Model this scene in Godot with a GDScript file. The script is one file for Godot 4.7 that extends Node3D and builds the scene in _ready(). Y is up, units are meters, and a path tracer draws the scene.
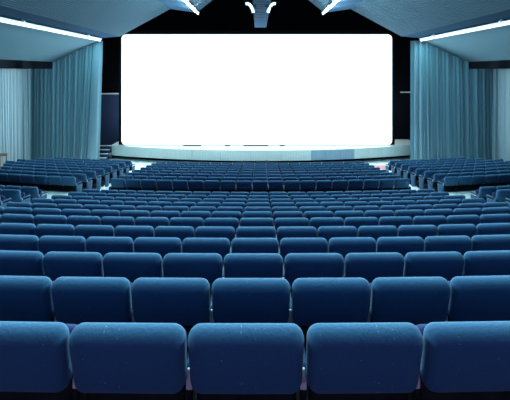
extends Node3D
# A cinema hall seen from its last row. World: y up, the screen lies towards -z. "Z" below is the distance in front of the camera.

const EYE := 5.65            # height of the camera above the floor before the stage
const FOCAL := 425.0         # pixels of a 510 x 400 picture
const PITCH := 0.55          # seat spacing
const BEND := 42.0           # radius of the seat rows
const ZF := 26.3             # where ceiling ends and the curtains hang
const CX := 0.155            # middle of the hall
const UNIT := ["first", "second", "third", "fourth", "fifth", "sixth", "seventh", "eighth", "ninth", "tenth", "eleventh", "twelfth"]
const COUNT := ["no", "one", "two", "three", "four", "five", "six", "seven", "eight", "nine", "ten"]

var M := {}
var rng := RandomNumberGenerator.new()

# ---------------------------------------------------------------- helpers
func numbered(called: String) -> String:
	if not has_node(NodePath(called)):
		return called
	var k := 1
	while has_node(NodePath("%s_%03d" % [called, k])):
		k += 1
	return "%s_%03d" % [called, k]

func mat(col: Color, rough := 0.8, metal := 0.0, spec := 0.5) -> StandardMaterial3D:
	var m := StandardMaterial3D.new()
	m.albedo_color = col
	m.roughness = rough
	m.metallic = metal
	m.metallic_specular = spec
	return m

func noise_tex(freq: float, size: int, normal: bool, strength := 4.0, sd := 3, ramp: Gradient = null) -> NoiseTexture2D:
	var n := FastNoiseLite.new()
	n.seed = sd
	n.noise_type = FastNoiseLite.TYPE_SIMPLEX_SMOOTH
	n.frequency = freq
	n.fractal_octaves = 4
	var t := NoiseTexture2D.new()
	t.width = size
	t.height = size
	t.seamless = true
	t.noise = n
	t.as_normal_map = normal
	t.bump_strength = strength
	if ramp:
		t.color_ramp = ramp
	return t

func mesh_of(T: PackedVector3Array, m: Material, smooth := true, closed := true) -> ArrayMesh:
	# T holds triangles, counter-clockwise seen from outside
	var flip := false
	if closed:
		var vol := 0.0
		for i in range(0, T.size(), 3):
			vol += T[i].dot(T[i + 1].cross(T[i + 2]))
		flip = vol < 0.0
	var st := SurfaceTool.new()
	st.begin(Mesh.PRIMITIVE_TRIANGLES)
	st.set_smooth_group(0 if smooth else -1)
	for i in range(0, T.size(), 3):
		st.add_vertex(T[i])
		st.add_vertex(T[i + 1] if flip else T[i + 2])
		st.add_vertex(T[i + 2] if flip else T[i + 1])
	st.generate_normals()
	st.index()
	var am := st.commit()
	am.surface_set_material(0, m)
	return am

func quad(T: PackedVector3Array, a: Vector3, b: Vector3, c: Vector3, d: Vector3) -> void:
	T.append_array(PackedVector3Array([a, b, c, a, c, d]))

# rounded slab: w wide (x), h high (y), t thick (z); r corner radius, e edge radius, taper = bottom width / top width
func slab(T: PackedVector3Array, xf: Transform3D, w: float, h: float, t: float, r := 0.01, e := 0.005, nc := 2, ne := 2, taper := 1.0, bulge := 0.0, crown := 0.0) -> void:
	var rings := []
	for side in [-1.0, 1.0]:
		var part := []
		if bulge > 0.0:
			part.append([minf(w, h) * 0.42, -t / 2 - bulge])
			part.append([lerpf(e, minf(w, h) * 0.42, 0.55), -t / 2 - bulge * 0.8])
			part.append([lerpf(e, minf(w, h) * 0.42, 0.2), -t / 2 - bulge * 0.36])
		for j in ne + 1:
			var a := PI / 2 * j / ne
			part.append([e * (1.0 - sin(a)), -t / 2 + e * (1.0 - cos(a))])
		if side > 0.0:
			part.reverse()
			for q in part:
				q[1] = -q[1]
		rings.append_array(part)
	var pts := []
	for q in rings:
		var hw: float = w / 2 - q[0]
		var hh: float = h / 2 - q[0]
		var rr: float = minf(maxf(r - q[0], r * 0.35), minf(hw, hh) * 0.98)
		var ring := PackedVector3Array()
		for c in 4:
			var sx := 1.0 if c == 0 or c == 3 else -1.0
			var sy := 1.0 if c < 2 else -1.0
			for k in nc + 1:
				var a := PI / 2 * (c + float(k) / nc)
				var x := sx * (hw - rr) + rr * cos(a)
				var y := sy * (hh - rr) + rr * sin(a)
				x *= lerpf(taper, 1.0, clampf(y / h + 0.5, 0, 1))
				if y > 0.0:
					y += crown * (1.0 - pow(x / (w / 2), 2.0)) * y / (h / 2)
				ring.append(xf * Vector3(x, y, q[1]))
		pts.append(ring)
	var n: int = pts[0].size()
	for k in pts.size() - 1:
		for i in n:
			var i2 := (i + 1) % n
			quad(T, pts[k][i], pts[k][i2], pts[k + 1][i2], pts[k + 1][i])
	for last in [0, pts.size() - 1]:
		var ring: PackedVector3Array = pts[last]
		var mid := Vector3.ZERO
		for p in ring:
			mid += p / n
		mid += xf.basis.z * (bulge * 0.15) * (-1.0 if last == 0 else 1.0)
		for i in n:
			var i2 := (i + 1) % n
			if last == 0:
				T.append_array(PackedVector3Array([mid, ring[i2], ring[i]]))
			else:
				T.append_array(PackedVector3Array([mid, ring[i], ring[i2]]))

func brick(T: PackedVector3Array, at: Vector3, size: Vector3, bevel := 0.006, turn := Basis()) -> void:
	var e := minf(bevel, minf(size.x, minf(size.y, size.z)) * 0.3)
	slab(T, Transform3D(turn, at), size.x, size.y, size.z, e, e, 1, 1)

func tube(T: PackedVector3Array, path: PackedVector3Array, r: float, n := 8) -> void:
	var prev := PackedVector3Array()
	for k in path.size():
		var d := (path[mini(k + 1, path.size() - 1)] - path[maxi(k - 1, 0)]).normalized()
		var s := d.cross(Vector3.UP if absf(d.y) < 0.9 else Vector3.RIGHT).normalized()
		var u := s.cross(d)
		var ring := PackedVector3Array()
		for i in n:
			ring.append(path[k] + (s * cos(TAU * i / n) + u * sin(TAU * i / n)) * r)
		for i in n:
			var j := (i + 1) % n
			if k == 0:
				T.append_array(PackedVector3Array([path[0], ring[i], ring[j]]))
			else:
				quad(T, prev[j], prev[i], ring[i], ring[j])
			if k == path.size() - 1:
				T.append_array(PackedVector3Array([path[k], ring[j], ring[i]]))
		prev = ring

func obj(called: String, mesh: Mesh, parent: Node = self) -> MeshInstance3D:
	var o := MeshInstance3D.new()
	o.name = numbered(called) if parent == self else called
	o.mesh = mesh
	parent.add_child(o, true)
	return o

func tag(o: Node, label: String, category: String, group := "") -> void:
	o.set_meta("label", label)
	o.set_meta("category", category)
	if group:
		o.set_meta("group", group)

func thing(called: String, label: String, category: String, at := Vector3.ZERO, group := "") -> Node3D:
	var o := Node3D.new()
	o.name = numbered(called)
	add_child(o, true)
	o.position = at
	tag(o, label, category, group)
	return o

func struct_mesh(called: String, mesh: Mesh) -> MeshInstance3D:
	var o := obj(called, mesh)
	o.set_meta("kind", "structure")
	return o

func struct_node(called: String) -> Node3D:
	var o := Node3D.new()
	o.name = called
	add_child(o, true)
	o.set_meta("kind", "structure")
	return o

func at(px: float, py: float, z: float) -> Vector3:     # a point of the hall from where it was surveyed in the picture
	return Vector3((px - 258.0) * z / FOCAL, EYE - (py - 72.0) * z / FOCAL, -z)

# ---------------------------------------------------------------- the scene
func _ready() -> void:
	rng.seed = 7
	camera_and_light()
	materials()
	floor_and_walls()
	ceiling()
	stage_and_screen()
	curtains()
	lamps()
	seats()
	small_things()

func camera_and_light() -> void:
	var cam := Camera3D.new()
	cam.name = "camera"
	cam.position = Vector3(0, EYE, 0)
	var near := 0.1
	# level view camera with its lens shifted down, as the upright verticals show
	cam.set_frustum(near * 400.0 / FOCAL, Vector2(near * (255.0 - 258.0) / FOCAL, near * (72.0 - 200.0) / FOCAL), near, 200.0)
	add_child(cam)
	cam.current = true
	var we := WorldEnvironment.new()
	we.name = "world_environment"
	var env := Environment.new()
	env.background_mode = Environment.BG_COLOR
	env.background_color = Color(0, 0, 0)
	env.ambient_light_source = Environment.AMBIENT_SOURCE_DISABLED
	env.tonemap_mode = Environment.TONE_MAPPER_LINEAR
	env.tonemap_exposure = 1.0
	env.sdfgi_enabled = true
	env.ssao_enabled = true
	env.ssil_enabled = true
	we.environment = env
	add_child(we)
	# the lit screen
	area("screen_light", Vector3(-0.08, EYE - 1.14, -27.3), Vector2(17.3, 7.0), Vector3(0, 0, 1), Color(0.80, 0.96, 1.0), 2.2)
	# the four long tubes, each a strip of light along the hall
	for s in [-1.0, 1.0]:
		area("outer_tube_light", Vector3(CX + s * 9.66, EYE + 1.80, -19.9), Vector2(0.1, 11.4), Vector3(0, -1, 0), Color(0.62, 0.95, 1.0), 21.0)
		# the inner tubes sit in louvres that turn their light away from the screen
		for k in 10:
			area("inner_tube_light", Vector3(CX + s * 3.86, EYE + 3.46, -2.97 - k * 2.45), Vector2(0.1, 2.2), Vector3(0, -0.15, 0.989), Color(0.76, 0.97, 1.0), 215.0)
		# the louvred tubes over the rear rows, high beside the middle beam
		for k in 4:
			area("high_tube_light", Vector3(CX + s * 1.25, EYE + 5.02, -2.6 - k * 2.45), Vector2(0.1, 2.2), Vector3(0, -0.2, 0.98), Color(0.74, 0.97, 1.0), 46.0)

func area(called: String, pos: Vector3, size: Vector2, towards: Vector3, col: Color, energy: float) -> void:
	var l := AreaLight3D.new()
	l.name = called
	l.area_size = size
	l.area_normalize_energy = false
	l.light_color = col
	l.light_energy = energy
	l.set("area_range", 60.0)
	l.shadow_enabled = true
	add_child(l, true)
	l.position = pos
	if absf(towards.y) > 0.5:
		l.basis = Basis(Vector3(1, 0, 0), (-towards).cross(Vector3(1, 0, 0)), -towards)
	else:
		l.basis = Basis.looking_at(towards)

func materials() -> void:
	# seat cloth: blue velvet with a fine nap and a few specks of lint
	var im := Image.create(512, 512, false, Image.FORMAT_RGB8)
	for y in 512:
		for x in 512:
			var v := 0.90 + rng.randf() * 0.10
			im.set_pixel(x, y, Color(v * 62 / 255.0, v * 107 / 255.0, v * 145 / 255.0))
	for k in 14:
		var g := rng.randi_range(120, 215)
		im.fill_rect(Rect2i(rng.randi_range(1, 505), rng.randi_range(1, 505), rng.randi_range(2, 4), rng.randi_range(2, 5)), Color8(g, g, g))
	var nap := ImageTexture.create_from_image(im)
	var cloth := mat(Color.WHITE, 0.85, 0.0, 0.2)
	cloth.albedo_texture = nap
	cloth.uv1_triplanar = true
	cloth.uv1_world_triplanar = true
	cloth.uv1_scale = Vector3(1.6, 1.6, 1.6)
	cloth.rim_enabled = true
	cloth.rim = 0.25
	cloth.rim_tint = 0.6
	cloth.normal_enabled = true
	cloth.normal_texture = noise_tex(0.12, 256, true, 3.0, 11)
	cloth.normal_scale = 0.25
	M.cloth = cloth
	M.pad = mat(Color8(52, 58, 100), 0.9, 0.0, 0.2)
	M.side = mat(Color8(46, 82, 112), 0.7, 0.0, 0.3)
	M.dark = mat(Color8(14, 15, 19), 0.7, 0.0, 0.4)
	M.steel = mat(Color8(225, 222, 220), 0.5)
	var fl := mat(Color8(246, 246, 244), 0.4)
	fl.roughness_texture = noise_tex(0.02, 256, false, 1.0, 21)
	fl.uv1_triplanar = true
	fl.uv1_world_triplanar = true
	fl.uv1_scale = Vector3(0.35, 0.35, 0.35)
	M.floor = fl
	M.wall = mat(Color8(190, 140, 190), 0.9)
	M.side_wall = mat(Color8(42, 48, 62), 0.9)
	M.carpet = mat(Color8(36, 36, 56), 0.95, 0.0, 0.2)
	M.black = mat(Color8(14, 17, 22), 0.95, 0.0, 0.2)
	M.night = mat(Color8(56, 68, 96), 0.9, 0.0, 0.2)
	var pan := mat(Color8(60, 77, 89), 0.95, 0.0, 0.1)
	pan.normal_enabled = true
	pan.normal_texture = noise_tex(0.06, 256, true, 3.0, 5)
	pan.normal_scale = 0.3
	pan.uv1_triplanar = true
	pan.uv1_world_triplanar = true
	M.panel = pan
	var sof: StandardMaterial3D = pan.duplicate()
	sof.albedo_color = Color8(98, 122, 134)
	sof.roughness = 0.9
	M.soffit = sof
	M.strip = mat(Color8(52, 74, 96), 0.95, 0.0, 0.1)
	var cur := mat(Color8(138, 166, 178), 0.9, 0.0, 0.2)
	cur.normal_enabled = true
	cur.normal_texture = noise_tex(0.2, 256, true, 3.0, 9)
	cur.normal_scale = 0.2
	cur.uv1_triplanar = true
	cur.rim_enabled = true
	cur.rim = 0.2
	M.curtain = cur
	var cur2: StandardMaterial3D = cur.duplicate()
	cur2.albedo_color = Color8(188, 198, 204)
	M.sheer = cur2
	M.teal = mat(Color8(216, 226, 222), 0.6)
	M.bluish = mat(Color8(152, 178, 196), 0.6)
	M.stage_top = mat(Color8(232, 238, 238), 0.5)
	M.white = mat(Color8(230, 236, 240), 0.5)
	M.wood = mat(Color8(190, 140, 120), 0.5)
	M.red = mat(Color8(205, 120, 120), 0.8)
	var scr := mat(Color8(240, 245, 248), 0.9)
	scr.emission_enabled = true
	scr.emission = Color(0.97, 1.0, 1.0)
	scr.emission_energy_multiplier = 1.15
	M.screen = scr
	var tb := mat(Color8(240, 250, 255), 0.3)
	tb.emission_enabled = true
	tb.emission = Color(0.86, 0.98, 1.0)
	tb.emission_energy_multiplier = 1.3
	M.tube = tb

# rows: [Z of the back's top in the middle, depth of that top below the camera]
const REAR := [[1.98, 1.172], [2.915, 1.413], [3.85, 1.642], [4.785, 1.866], [5.72, 2.079], [6.655, 2.281], [7.59, 2.486], [8.525, 2.698], [9.46, 2.896], [10.395, 3.094], [11.33, 3.28], [12.265, 3.457]]
func rows() -> Array:
	var all := REAR.duplicate()
	for n in 8:
		all.append([14.8 + 0.935 * n, 3.778 + 0.111 * n])
	return all

func floor_and_walls() -> void:
	# one stepped floor: a curved tread for each row of seats
	var edges := [[-9.0, 1.172 + 0.85 - 0.2]]
	for r in rows():
		edges.append([r[0] - 0.14, r[1] + 0.85])
	edges.append([22.6, 5.53])
	edges.append([23.4, 5.65])
	edges.append([30.2, 5.65])
	var top := struct_node("floor")
	for k in edges.size() - 1:
		var T := PackedVector3Array()
		var y: float = EYE - edges[k][1]
		var low: float = minf(y, EYE - edges[k + 1][1]) - 0.12
		var C := PackedVector3Array()
		var xs := []
		for i in 14:
			xs.append(-14.7 + 8.0 * i / 13.0)
		for i in 16:
			xs.append(-5.4 + 10.8 * i / 15.0)
		for i in 14:
			xs.append(6.7 + 8.0 * i / 13.0)
		for i in xs.size() - 1:
			var p := []
			for j in 2:
				var x: float = xs[i + j]
				var sag := x * x / (2.0 * BEND)
				var s0 := sag if k > 0 else 0.0
				var s1 := sag if k < edges.size() - 2 else 0.0
				p.append([x, -(edges[k][0] + s0), -(edges[k + 1][0] + s1)])
			var a := Vector3(p[0][0], y, p[0][1])
			var b := Vector3(p[1][0], y, p[1][1])
			var c := Vector3(p[1][0], y, p[1][2])
			var d := Vector3(p[0][0], y, p[0][2])
			var dn := Vector3(0, low - y, 0)
			quad(T, a, b, c, d)
			quad(T, d, c, c + dn, d + dn)
			quad(T, b + dn, a + dn, d + dn, c + dn)
			quad(T, a + dn, b + dn, b, a)
			if i == 0:
				quad(T, a, d, d + dn, a + dn)
			if i == xs.size() - 2:
				quad(T, c, b, b + dn, c + dn)
			var w := absf((xs[i] + xs[i + 1]) / 2)
			var deep: float = edges[1][0] - edges[0][0] + 0.006 if k == 0 else minf(edges[k + 1][0] - edges[k][0] + 0.006, 1.06)
			if k == 0 or k <= 20 and (w < 5.4 or w > 6.7):
				var far_a := Vector3(a.x, y, a.z - deep)
				var far_b := Vector3(b.x, y, b.z - deep)
				var up := Vector3(0, 0.008, 0)
				if k == 0 or k == 12 and (w < 5.0 or w > 7.7):
					far_a = d
					far_b = c
				quad(C, a + up, b + up, far_b + up, far_a + up)
				quad(C, far_a + up, far_b + up, far_b + dn, far_a + dn)
		var step := obj("floor_step", mesh_of(T, M.floor, false), top)
		if C.size():
			obj("carpet", mesh_of(C, M.carpet, false, false), step)
	var T := PackedVector3Array()
	brick(T, Vector3(0, EYE + 1.0, 8.1), Vector3(30, 13.6, 0.2))
	struct_mesh("wall_back", mesh_of(T, M.wall, false))
	for s in [-1.0, 1.0]:
		T = PackedVector3Array()
		brick(T, Vector3(CX + s * 14.6, EYE - 2.2, -11.0), Vector3(0.2, 7.4, 38.4))
		struct_mesh("wall_left" if s < 0 else "wall_right", mesh_of(T, M.side_wall, false))
	T = PackedVector3Array()
	brick(T, Vector3(0, EYE + 0.2, -30.1), Vector3(30, 13.0, 0.2))
	struct_mesh("wall_screen", mesh_of(T, M.black, false))

func profile() -> Array:   # half section of the folded ceiling: distance from the middle, height above the camera
	return [[14.7, 0.92], [12.72, 0.92], [12.72, 0.62], [9.81, 1.98], [9.77, 2.10], [8.75, 2.2], [5.6, 3.9], [3.96, 3.68], [2.97, 4.45], [1.9, 5.3], [0.0, 5.3]]

func extrude(T: PackedVector3Array, sec: Array, s: float, z0: float, z1: float, thick := 0.1) -> void:
	# a folded sheet along the hall with real thickness upwards
	for k in sec.size() - 1:
		var a0 := Vector3(CX + s * sec[k][0], EYE + sec[k][1], -z0)
		var b0 := Vector3(CX + s * sec[k + 1][0], EYE + sec[k + 1][1], -z0)
		var dz := Vector3(0, 0, z0 - z1)
		var up := Vector3(0, thick, 0)
		quad(T, a0, b0, b0 + dz, a0 + dz)
		quad(T, a0 + up, a0 + up + dz, b0 + up + dz, b0 + up)
		quad(T, a0, a0 + up, b0 + up, b0)
		quad(T, a0 + dz, b0 + dz, b0 + up + dz, a0 + up + dz)
		if k == 0:
			quad(T, a0, a0 + dz, a0 + dz + up, a0 + up)
		if k == sec.size() - 2:
			quad(T, b0, b0 + up, b0 + up + dz, b0 + dz)

func ridged(a: Array, b: Array, pitch: float, depth: float) -> Array:
	# a section between two points broken into ridges
	var out := []
	var d := Vector2(b[0] - a[0], b[1] - a[1])
	var n := int(d.length() / pitch)
	var nn := Vector2(-d.y, d.x).normalized()
	if nn.y > 0.0:
		nn = -nn
	for k in n:
		for q in [[0.0, 0.0], [0.35, 1.0], [0.7, 1.0]]:
			var p: Vector2 = Vector2(a[0], a[1]) + d * (k + q[0]) / n + nn * depth * q[1]
			out.append([p.x, p.y])
	out.append(b)
	return out

func ceiling() -> void:
	var c := struct_node("ceiling")
	var p := profile()
	for s in [-1.0, 1.0]:
		var T := PackedVector3Array()
		extrude(T, [p[0], p[1], p[2]], s, -8.1, ZF)
		obj("recess", mesh_of(T, M.panel, false), c)
		T = PackedVector3Array()
		extrude(T, [p[2], p[3]], s, -8.1, ZF)
		obj("soffit", mesh_of(T, M.soffit, false), c)
		T = PackedVector3Array()
		extrude(T, [p[3], p[4], p[5]], s, -8.1, ZF)
		obj("bulkhead", mesh_of(T, M.strip, false), c)
		T = PackedVector3Array()
		extrude(T, ridged(p[5], p[6], 0.11, 0.022), s, -8.1, ZF)
		obj("ribbed_panel", mesh_of(T, M.panel, false), c)
		T = PackedVector3Array()
		extrude(T, [p[6], p[7]], s, -8.1, ZF)
		obj("bulkhead", mesh_of(T, M.strip, false), c)
		T = PackedVector3Array()
		extrude(T, ridged(p[7], p[9], 0.11, 0.022), s, -8.1, ZF)
		obj("ribbed_panel", mesh_of(T, M.panel, false), c)
		T = PackedVector3Array()
		extrude(T, [p[9], p[10]], s, -8.1, ZF)
		obj("top_panel", mesh_of(T, M.night, false), c)
	# the beam that hangs down the middle
	var T := PackedVector3Array()
	brick(T, Vector3(CX, EYE + 4.04, -13.2), Vector3(0.72, 2.52, 26.2), 0.02)
	for k in 44:
		brick(T, Vector3(CX, EYE + 2.77, -26.0 + k * 0.6), Vector3(0.7, 0.04, 0.42), 0.01)
	obj("middle_beam", mesh_of(T, M.strip, false), c)
	# stage house above and behind
	T = PackedVector3Array()
	brick(T, Vector3(0, EYE + 6.2, -28.2), Vector3(30, 0.2, 4.2))
	obj("stage_ceiling", mesh_of(T, M.black, false), c)
	T = PackedVector3Array()
	for s in [-1.0, 1.0]:
		for k in p.size() - 1:
			var a := Vector3(CX + s * p[k][0], EYE + p[k][1] + 0.02, -ZF)
			var b := Vector3(CX + s * p[k + 1][0], EYE + p[k + 1][1] + 0.02, -ZF)
			if absf(a.x - b.x) < 0.01:
				continue
			var d := Vector3(0, 0, 0.1)
			var at2 := Vector3(a.x, EYE + 6.2, a.z)
			var bt := Vector3(b.x, EYE + 6.2, b.z)
			quad(T, a, b, bt, at2)
			quad(T, b + d, a + d, at2 + d, bt + d)
			quad(T, a, a + d, b + d, b)
	obj("header", mesh_of(T, M.black, false, false), c)

func stage_and_screen() -> void:
	# stage floor with a curved front
	var st := struct_node("stage")
	var top_y := EYE - 4.75
	var T := PackedVector3Array()
	var n := 40
	var x0 := -9.55
	var x1 := 10.6
	var front := func(x: float) -> float: return 25.9 + (x - CX) * (x - CX) / 52.6
	for i in n:
		var xa := lerpf(x0, x1, float(i) / n)
		var xb := lerpf(x0, x1, float(i + 1) / n)
		var a := Vector3(xa, top_y, -front.call(xa) + 0.05)
		var b := Vector3(xb, top_y, -front.call(xb) + 0.05)
		var c := Vector3(xb, top_y, -30.0)
		var d := Vector3(xa, top_y, -30.0)
		var dn := Vector3(0, -0.06, 0)
		quad(T, a, b, c, d)
		quad(T, a + dn, b + dn, b, a)
		quad(T, d + dn, c + dn, b + dn, a + dn)
		if i == 0:
			quad(T, a, d, d + dn, a + dn)
		if i == n - 1:
			quad(T, c, b, b + dn, c + dn)
	obj("stage_top", mesh_of(T, M.stage_top, false), st)
	# fascia: tongued boards, each with its own ribs
	var boards := 22
	for i in boards:
		var xa := lerpf(x0, x1, float(i) / boards)
		var xb := lerpf(x0, x1, float(i + 1) / boards)
		var a := Vector3(xa, 0, -front.call(xa))
		var b := Vector3(xb, 0, -front.call(xb))
		var dir := (b - a).normalized()
		var out := Vector3(-dir.z, 0, dir.x)
		if out.z < 0:
			out = -out
		var turn := Basis(dir, Vector3.UP, out)
		var len_ := (b - a).length()
		T = PackedVector3Array()
		brick(T, (a + b) / 2 + Vector3(0, 0.53, 0) - out * 0.05, Vector3(len_ - 0.012, 0.62, 0.06), 0.006, turn)
		for k in 9:
			brick(T, a + (b - a) * (k + 0.5) / 9 + Vector3(0, 0.53, 0) - out * 0.015, Vector3(len_ / 9 * 0.72, 0.60, 0.02), 0.006, turn)
		var mid := (xa + xb) / 2
		obj("fascia_board", mesh_of(T, M.bluish if mid > 3.6 and mid < 5.7 else M.teal, false), st)
		T = PackedVector3Array()
		brick(T, (a + b) / 2 + Vector3(0, 0.11, 0) - out * 0.55, Vector3(len_, 0.22, 0.1), 0.004, turn)
		obj("plinth", mesh_of(T, M.black, false), st)
	T = PackedVector3Array()
	brick(T, Vector3(x0 + 0.03, 0.42, -28.9), Vector3(0.06, 0.84, 2.3))
	obj("end_board", mesh_of(T, M.night, false), st)
	# the screen with rounded corners in its black masking
	var scr := thing("cinema_screen", "huge blank glowing white cinema screen with rounded corners above the stage", "screen", Vector3(-0.08, EYE - 4.715, -27.5))
	T = PackedVector3Array()
	slab(T, Transform3D(Basis(), Vector3(0, 3.575, 0)), 17.5, 7.15, 0.06, 0.28, 0.01, 6, 1)
	obj("screen_surface", mesh_of(T, M.screen, false), scr)
	T = PackedVector3Array()
	brick(T, Vector3(0, 3.7, -0.1), Vector3(17.9, 7.4, 0.1))
	obj("masking_frame", mesh_of(T, M.black, false), scr)

func drape(T: PackedVector3Array, path: Array, top: Callable, bottom: float, amp: float, sd: int, lean := 0.0, wide := 0.34) -> void:
	# a pleated cloth along a path of [x, z] points; rows of points from top to bottom
	var g := RandomNumberGenerator.new()
	g.seed = sd
	var total := 0.0
	for k in path.size() - 1:
		total += (path[k + 1] - path[k]).length()
	var pleats := []
	var u := 0.0
	while u < total:
		var wl := g.randf_range(0.35, 1.0) * wide
		pleats.append([u, wl, g.randf_range(0.55, 1.25), g.randf_range(-0.05, 0.05)])
		u += wl
	var levels := [0.0, 0.04, 0.3, 0.6, 0.85, 1.0]
	var cols := []
	var pk := 0
	u = 0.0
	while u <= total:
		while pk < pleats.size() - 1 and u >= pleats[pk][0] + pleats[pk][1]:
			pk += 1
		var q: Array = pleats[pk]
		var f: float = (u - q[0]) / q[1]
		var off: float = amp * q[2] * pow(absf(sin(PI * f)), 0.62) * (1.0 + 0.18 * sin(TAU * 2.0 * f))
		var rest := u
		var k := 0
		while k < path.size() - 2 and rest > (path[k + 1] - path[k]).length():
			rest -= (path[k + 1] - path[k]).length()
			k += 1
		var d: Vector2 = (path[k + 1] - path[k]).normalized()
		var nrm := Vector2(-d.y, d.x)
		var p: Vector2 = path[k] + d * rest
		var col := PackedVector3Array()
		for v in levels:
			var flare: float = lerpf(0.8, 1.15, v)
			var side: float = q[3] * v * sin(PI * f)
			var w: Vector2 = p + nrm * off * flare + d * side + Vector2(lean * v * clampf((u - total + 1.8) / 1.3, 0.0, 1.0), 0)
			var ty: float = top.call(w.x)
			col.append(Vector3(w.x, lerpf(ty, bottom, v), w.y))
		cols.append(col)
		u += 0.022
	for i in cols.size() - 1:
		for j in levels.size() - 1:
			quad(T, cols[i][j + 1], cols[i + 1][j + 1], cols[i + 1][j], cols[i][j])

func curtains() -> void:
	var top_front := func(x: float) -> float:
		var uu := absf(x - CX)
		if uu > 12.72:
			return EYE + 0.19
		if uu > 9.81:
			return EYE + lerpf(1.98, 0.62, (uu - 9.81) / 2.91) - 0.04
		return EYE + 1.93
	var top_side := func(_x: float) -> float: return EYE + 0.19
	var zf := -(ZF - 0.12)
	var T := PackedVector3Array()
	drape(T, [Vector2(CX - 14.2, zf), Vector2(-9.98, zf), Vector2(-9.92, zf - 0.3)], top_front, 0.04, 0.30, 4, -0.36)
	var o := obj("stage_curtain", mesh_of(T, M.curtain, true, false))
	tag(o, "pleated teal-blue stage curtain left of the screen, its free edge slanting in", "curtain", "stage curtains")
	T = PackedVector3Array()
	drape(T, [Vector2(CX + 14.2, zf), Vector2(9.95, zf), Vector2(9.53, zf - 0.3)], top_front, 0.04, -0.30, 8)
	o = obj("stage_curtain", mesh_of(T, M.curtain, true, false))
	tag(o, "pleated teal-blue stage curtain right of the screen, hanging straight over the stage end", "curtain", "stage curtains")
	for s in [-1.0, 1.0]:
		T = PackedVector3Array()
		drape(T, [Vector2(CX + s * (14.25 if s < 0 else 14.4), -16.0), Vector2(CX + s * (14.25 if s < 0 else 14.4), -(ZF - 0.95)), Vector2(CX + s * (13.85 if s < 0 else 14.05), -(ZF - 0.66))], top_side, EYE - 5.6, 0.30 * -s, 31 if s < 0 else 37, 0.0, 0.36)
		o = obj("side_curtain", mesh_of(T, M.sheer, true, false))
		tag(o, "pale grey-blue curtain along the left side wall" if s < 0 else "pale grey-blue curtain along the right side wall", "curtain", "side wall curtains")

func lamps() -> void:
	for s in [-1.0, 1.0]:
		for inner in [false, true]:
			var where := "left" if s < 0 else "right"
			var root := thing("fluorescent_lamp", ("long glowing tube lamp hung from the upper ceiling fold, %s of the middle beam" if inner else "long glowing tube lamp under the lower ceiling fold above the %s curtain") % where, "lamp", Vector3(CX + s * (3.86 if inner else 9.68), EYE + (3.58 if inner else 1.9), 0), "fluorescent tube lamps")
			var T := PackedVector3Array()
			brick(T, Vector3(0, 0.085, -19.9 if not inner else -14.0), Vector3(0.17, 0.07, 11.5 if not inner else 24.6), 0.01)
			obj("lamp_batten", mesh_of(T, M.white, false), root)
			T = PackedVector3Array()
			tube(T, PackedVector3Array([Vector3(0, 0, 0), Vector3(0, 0, -2.28 if not inner else -2.44)]), 0.05, 10)
			var piece := mesh_of(T, M.tube)
			for k in (10 if inner else 5):
				var t := obj("light_tube", piece, root)
				t.position = Vector3(0, 0, (-1.75 - k * 2.45) if inner else (-14.2 - k * 2.285))
			T = PackedVector3Array()
			tube(T, PackedVector3Array([Vector3(0, 0.1, 0), Vector3(0, 0.36, 0)]), 0.03, 6)
			brick(T, Vector3(0, 0.14, 0), Vector3(0.2, 0.05, 0.1))
			var hang := mesh_of(T, M.white, false)
			for z in ([23.7, 17.1, 10.5, 3.9] if inner else [23.7, 17.1]):
				obj("hanger", hang, root).position = Vector3(s * -0.04, 0, -z)
		var high := thing("fluorescent_lamp", "louvred tube lamp high over the rear rows, %s of the middle beam" % ("left" if s < 0 else "right"), "lamp", Vector3(CX + s * 1.25, EYE + 5.12, 0), "fluorescent tube lamps")
		var H := PackedVector3Array()
		brick(H, Vector3(0, 0.085, -6.3), Vector3(0.17, 0.07, 9.9), 0.01)
		obj("lamp_batten", mesh_of(H, M.white, false), high)
		H = PackedVector3Array()
		tube(H, PackedVector3Array([Vector3(0, 0, 0), Vector3(0, 0, -2.4)]), 0.05, 10)
		var high_piece := mesh_of(H, M.tube)
		for k in 4:
			obj("light_tube", high_piece, high).position = Vector3(0, 0, -1.4 - k * 2.45)
		# bent lamps beside the middle beam
		var b := thing("bent_tube_lamp", "short hooked glowing lamp on the %s of the middle ceiling beam" % ("left" if s < 0 else "right"), "lamp", Vector3(0.105, EYE, 0), "hooked lamps on the middle beam")
		var T := PackedVector3Array()
		var pts := PackedVector3Array()
		for q in [[7.2, 12.5], [7.9, 10.2], [8.8, 8.0], [9.9, 6.0], [11.4, 4.3], [13.4, 3.5], [15.0, 3.9]]:
			var p: Vector3 = at(258.0 + s * q[0], q[1], 16.4)
			pts.append(Vector3(p.x, p.y - EYE, p.z))
		tube(T, pts, 0.055, 8)
		obj("light_tube", mesh_of(T, M.tube), b)
		T = PackedVector3Array()
		brick(T, Vector3(s * 0.24, 2.62, -16.9), Vector3(0.12, 0.14, 0.2))
		obj("lamp_bracket", mesh_of(T, M.strip, false), b)

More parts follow.
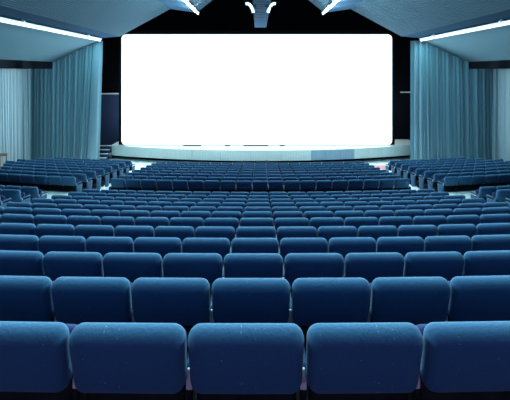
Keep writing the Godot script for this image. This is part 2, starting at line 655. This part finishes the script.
var seat_parts := {}
func seat_meshes() -> void:
	var T := PackedVector3Array()
	slab(T, Transform3D(Basis(Vector3.RIGHT, deg_to_rad(14)), Vector3(0, 0.672, -0.098)), 0.540, 0.338, 0.135, 0.060, 0.062, 5, 5, 0.975, 0.010, 0.004)
	seat_parts.backrest = mesh_of(T, M.cloth)
	T = PackedVector3Array()
	slab(T, Transform3D(Basis(Vector3.RIGHT, deg_to_rad(-12)), Vector3(0, 0.50, -0.27)), 0.47, 0.40, 0.10, 0.06, 0.04, 4, 3, 1.0, 0.012)
	seat_parts.seat = mesh_of(T, M.pad)
	T = PackedVector3Array()
	slab(T, Transform3D(Basis(Vector3.RIGHT, deg_to_rad(-12)), Vector3(0, 0.46, -0.205)), 0.49, 0.36, 0.03, 0.05, 0.008, 3, 1)
	seat_parts.seat_shell = mesh_of(T, M.dark)
	T = PackedVector3Array()
	slab(T, Transform3D(Basis(Vector3.RIGHT, PI / 2), Vector3(0, 0.575, -0.325)), 0.050, 0.31, 0.045, 0.02, 0.015, 3, 2)
	seat_parts.armrest = mesh_of(T, M.side)
	T = PackedVector3Array()
	slab(T, Transform3D(Basis(), Vector3(0, 0.515, -0.155)), 0.030, 0.05, 0.03, 0.006, 0.003, 2, 1, 1.0)
	slab(T, Transform3D(Basis(), Vector3(0, 0.560, -0.150)), 0.018, 0.06, 0.020, 0.004, 0.003, 2, 1, 1.4)
	seat_parts.bracket = mesh_of(T, M.steel, false)
	T = PackedVector3Array()
	slab(T, Transform3D(Basis(Vector3.UP, PI / 2), Vector3(0, 0.245, -0.24)), 0.20, 0.49, 0.03, 0.02, 0.006, 2, 1, 0.8)
	brick(T, Vector3(0, 0.012, -0.22), Vector3(0.07, 0.024, 0.26), 0.005)
	seat_parts.leg = mesh_of(T, M.dark, false)
	T = PackedVector3Array()
	slab(T, Transform3D(Basis(Vector3.UP, PI / 2), Vector3(0, 0.28, -0.24)), 0.40, 0.50, 0.035, 0.03, 0.010, 3, 2, 0.62)
	seat_parts.side_panel = mesh_of(T, M.side)

func build_seat(root: Node3D, ends: Array) -> void:
	obj("backrest", seat_parts.backrest, root)
	obj("seat_shell", seat_parts.seat_shell, obj("seat", seat_parts.seat, root))
	var sides := [-1.0]
	if ends.has(1.0):
		sides.append(1.0)
	for s in sides:
		var x: float = s * PITCH / 2
		var arm := obj("armrest", seat_parts.armrest, root)
		arm.position.x = x
		obj("bracket", seat_parts.bracket, arm)
		obj("leg", seat_parts.leg, root).position.x = x
	for s in ends:
		obj("side_panel", seat_parts.side_panel, root).position.x = s * (PITCH / 2 + 0.036)

var proto := {}
func add_seat(pose: Transform3D, ends: Array, label: String, group: String) -> void:
	var key := str(ends)
	var r: Node3D
	if not proto.has(key):
		r = Node3D.new()
		build_seat(r, ends)
		proto[key] = r
	else:
		r = proto[key].duplicate()
	r.name = numbered("theatre_chair")
	add_child(r, true)
	r.transform = pose
	tag(r, label, "chair", group)

func pose_of(row: Array, u: float) -> Transform3D:
	var aside := 0.03 if row[0] > 14.0 else 0.0
	var z: float = row[0] - 0.085 + u * u / (2.0 * BEND)
	var x: float = -0.07 + 0.0075 * row[0] + aside + u
	return Transform3D(Basis(Vector3.UP, u / BEND), Vector3(x, EYE - row[1] - 0.843, -z))

func side_word(k: int) -> String:
	if k == 0:
		return "in the middle"
	return "%s %s %s of middle" % [COUNT[absi(k)], "seat" if absi(k) == 1 else "seats", "left" if k < 0 else "right"]

func seats() -> void:
	seat_meshes()
	var R := rows()
	var half := [4, 5, 6, 7, 8, 9, 9, 9, 9, 9, 9, 9]
	for n in 12:
		for k in range(-half[n], half[n] + 1):
			var ends := []
			if k == -9:
				ends = [-1.0]
			if k == 9:
				ends = [1.0]
			add_seat(pose_of(R[n], k * PITCH), ends, "blue cinema chair, %s row up from bottom edge, %s" % [UNIT[n], side_word(k)], "chairs in the rear middle block")
	var rest := []
	for n in 8:
		for k in range(-9, 10):
			var ends := []
			if k == -9:
				ends = [-1.0]
			if k == 9:
				ends = [1.0]
			if n < 3:
				add_seat(pose_of(R[12 + n], k * 0.562), ends, "blue cinema chair, %s row beyond the cross aisle, %s" % [UNIT[n], side_word(k)], "chairs in the front middle block")
			else:
				rest.append([pose_of(R[12 + n], k * 0.562), ends[0] if ends else 0.0])
	# side blocks
	var many := [6, 7, 8, 9, 10, 10, 9, 8]
	for s in [-1.0, 1.0]:
		var w := "left" if s < 0 else "right"
		for n in 8:
			for k in many[n]:
				var ends := []
				if k == 0:
					ends = [-s]
				if k == many[n] - 1:
					ends = [s]
				var p: Transform3D = pose_of(R[12 + n], s * (6.93 + k * PITCH))
				if n < 3:
					add_seat(p, ends, "blue cinema chair, %s side block beyond cross aisle, %s row, %s from inner aisle" % [w, UNIT[n], UNIT[k]], "chairs in the front %s block" % w)
				else:
					rest.append([p, ends[0] if ends else 0.0])
		for q in [[11, 4], [10, 3], [9, 2]]:
			for k in q[1]:
				var ends := [-s] if k == 0 else []
				add_seat(pose_of(R[q[0]], s * (6.93 + k * PITCH)), ends, "blue cinema chair, %s side block short of cross aisle, %s row back, %s from aisle" % [w, UNIT[11 - q[0]], UNIT[k]], "chairs in the rear %s block" % w)
	# the seats farther down the hall
	var far := Node3D.new()
	far.name = "far_chairs"
	add_child(far, true)
	far.set_meta("kind", "stuff")
	tag(far, "distant curved rows of blue cinema chairs just before the stage", "chairs")
	for side in [0.0, -1.0, 1.0]:
		var where: Array = rest.filter(func(q): return q[1] == side)
		var lists := {}
		var pieces := [["backrest", 0.0], ["seat", 0.0], ["seat_shell", 0.0], ["armrest", -PITCH / 2], ["bracket", -PITCH / 2], ["leg", -PITCH / 2]]
		if side > 0.0:
			pieces.append_array([["armrest", PITCH / 2], ["leg", PITCH / 2]])
		if side != 0.0:
			pieces.append(["side_panel", side * (PITCH / 2 + 0.036)])
		for q in pieces:
			var m: ArrayMesh = seat_parts[q[0]]
			var mm := m.surface_get_material(0)
			if not lists.has(mm):
				lists[mm] = SurfaceTool.new()
			lists[mm].append_from(m, 0, Transform3D(Basis(), Vector3(q[1], 0, 0)))
		var whole := ArrayMesh.new()
		for mm in lists:
			lists[mm].set_material(mm)
			whole = lists[mm].commit(whole)
		var multi := MultiMesh.new()
		multi.transform_format = MultiMesh.TRANSFORM_3D
		multi.mesh = whole
		multi.instance_count = where.size()
		for i in where.size():
			multi.set_instance_transform(i, where[i][0])
		var mi := MultiMeshInstance3D.new()
		mi.name = "chair_rows"
		mi.multimesh = multi
		far.add_child(mi, true)
		mi.set_meta("kind", "stuff")

func small_things() -> void:
	# pale ledges on the black wall beside the screen
	var T := PackedVector3Array()
	brick(T, Vector3(-10.6, EYE - 1.52, -29.9), Vector3(2.6, 0.10, 0.24), 0.01)
	var t := struct_mesh("trim_1", mesh_of(T, M.white, false))
	T = PackedVector3Array()
	brick(T, Vector3(10.8, EYE - 1.42, -29.9), Vector3(1.5, 0.08, 0.2), 0.01)
	struct_mesh("trim_2", mesh_of(T, M.white, false))
	T = PackedVector3Array()
	brick(T, Vector3(-10.5, EYE - 3.6, -29.95), Vector3(2.8, 4.0, 0.1), 0.01)
	struct_mesh("trim_3", mesh_of(T, M.night, false))
	# steps up to the stage beside its end
	var st := thing("stage_steps", "short dark stair with pale treads between left curtain and stage end", "stairs", Vector3(-9.95, 0, -26.92))
	for k in 4:
		T = PackedVector3Array()
		brick(T, Vector3(0, 0.105 + k * 0.21, -k * 0.28), Vector3(0.72, 0.21, 0.28), 0.006)
		obj("step", mesh_of(T, M.night, false), st)
		T = PackedVector3Array()
		brick(T, Vector3(0, 0.222 + k * 0.21 - 0.01, -k * 0.28 + 0.02), Vector3(0.72, 0.025, 0.26), 0.005)
		obj("tread", mesh_of(T, M.teal, false), st)
	# low dark housings along the foot of the screen
	var spots := [[192.0, 18.0, "longer dark footlight housing on the stage, under the screen's left half"], [227.5, 5.0, "tiny dark footlight housing on the stage, second from left under the screen"], [256.0, 25.0, "longest thin dark footlight housing on the stage under the screen's middle"], [282.0, 5.0, "small dark footlight housing on the stage, rightmost under the screen"]]
	for q in spots:
		T = PackedVector3Array()
		var w: float = q[1] * 27.1 / FOCAL
		brick(T, Vector3(0, 0.03, 0), Vector3(w, 0.06, 0.12), 0.012)
		brick(T, Vector3(0, 0.065, -0.03), Vector3(w * 0.96, 0.03, 0.05), 0.008)
		var o := obj("footlight", mesh_of(T, M.dark, false))
		o.position = Vector3((q[0] - 258.0) * 27.1 / FOCAL, EYE - 4.75, -27.12)
		tag(o, q[2], "footlight", "footlights under the screen")
	# wooden rail by the side curtain
	var r := thing("wooden_rail", "short pinkish wooden rail on posts before the pale left side curtain", "rail", Vector3(-13.40, EYE - 5.30, -22.4))
	T = PackedVector3Array()
	brick(T, Vector3(0, 0.95, 0), Vector3(0.40, 0.15, 0.08), 0.03)
	obj("rail_bar", mesh_of(T, M.wood, false), r)
	for x in [-0.16, 0.16]:
		T = PackedVector3Array()
		brick(T, Vector3(x, 0.44, 0), Vector3(0.05, 0.88, 0.05), 0.01)
		obj("post", mesh_of(T, M.wood, false), r)
	# work lamps on the stage behind both ends of the screen
	for q in [-1.0, 1.0]:
		var l := thing("work_lamp", "small work lamp on a stand behind the screen's %s end" % ("left" if q < 0 else "right"), "lamp", Vector3(q * 8.2, EYE - 4.75, -28.6))
		T = PackedVector3Array()
		tube(T, PackedVector3Array([Vector3(0, 0.02, 0), Vector3(0, 2.2, 0)]), 0.02, 6)
		brick(T, Vector3(0, 0.02, 0), Vector3(0.4, 0.04, 0.4), 0.01)
		obj("stand", mesh_of(T, M.dark, false), l)
		var ball := SphereMesh.new()
		ball.radius = 0.09
		ball.height = 0.18
		ball.material = M.tube
		obj("bulb", ball, l).position = Vector3(0, 2.3, 0)
		var om := OmniLight3D.new()
		om.name = "work_lamp_light"
		om.light_color = Color(0.85, 0.95, 1.0)
		om.light_energy = 4.0
		om.light_size = 0.08
		om.omni_range = 40.0
		om.omni_attenuation = 2.0
		om.shadow_enabled = true
		l.add_child(om)
		om.position = Vector3(0, 2.3, 0)
	# faded mat in the aisle
	T = PackedVector3Array()
	slab(T, Transform3D(Basis(Vector3.RIGHT, PI / 2), Vector3.ZERO), 0.75, 0.95, 0.02, 0.05, 0.006, 3, 1)
	var mt := obj("floor_mat", mesh_of(T, M.red, false))
	mt.position = Vector3((382.0 - 258.0) * 25.2 / FOCAL, 0.011, -25.2)
	tag(mt, "faded reddish mat on the pale floor before the stage's right end", "mat")
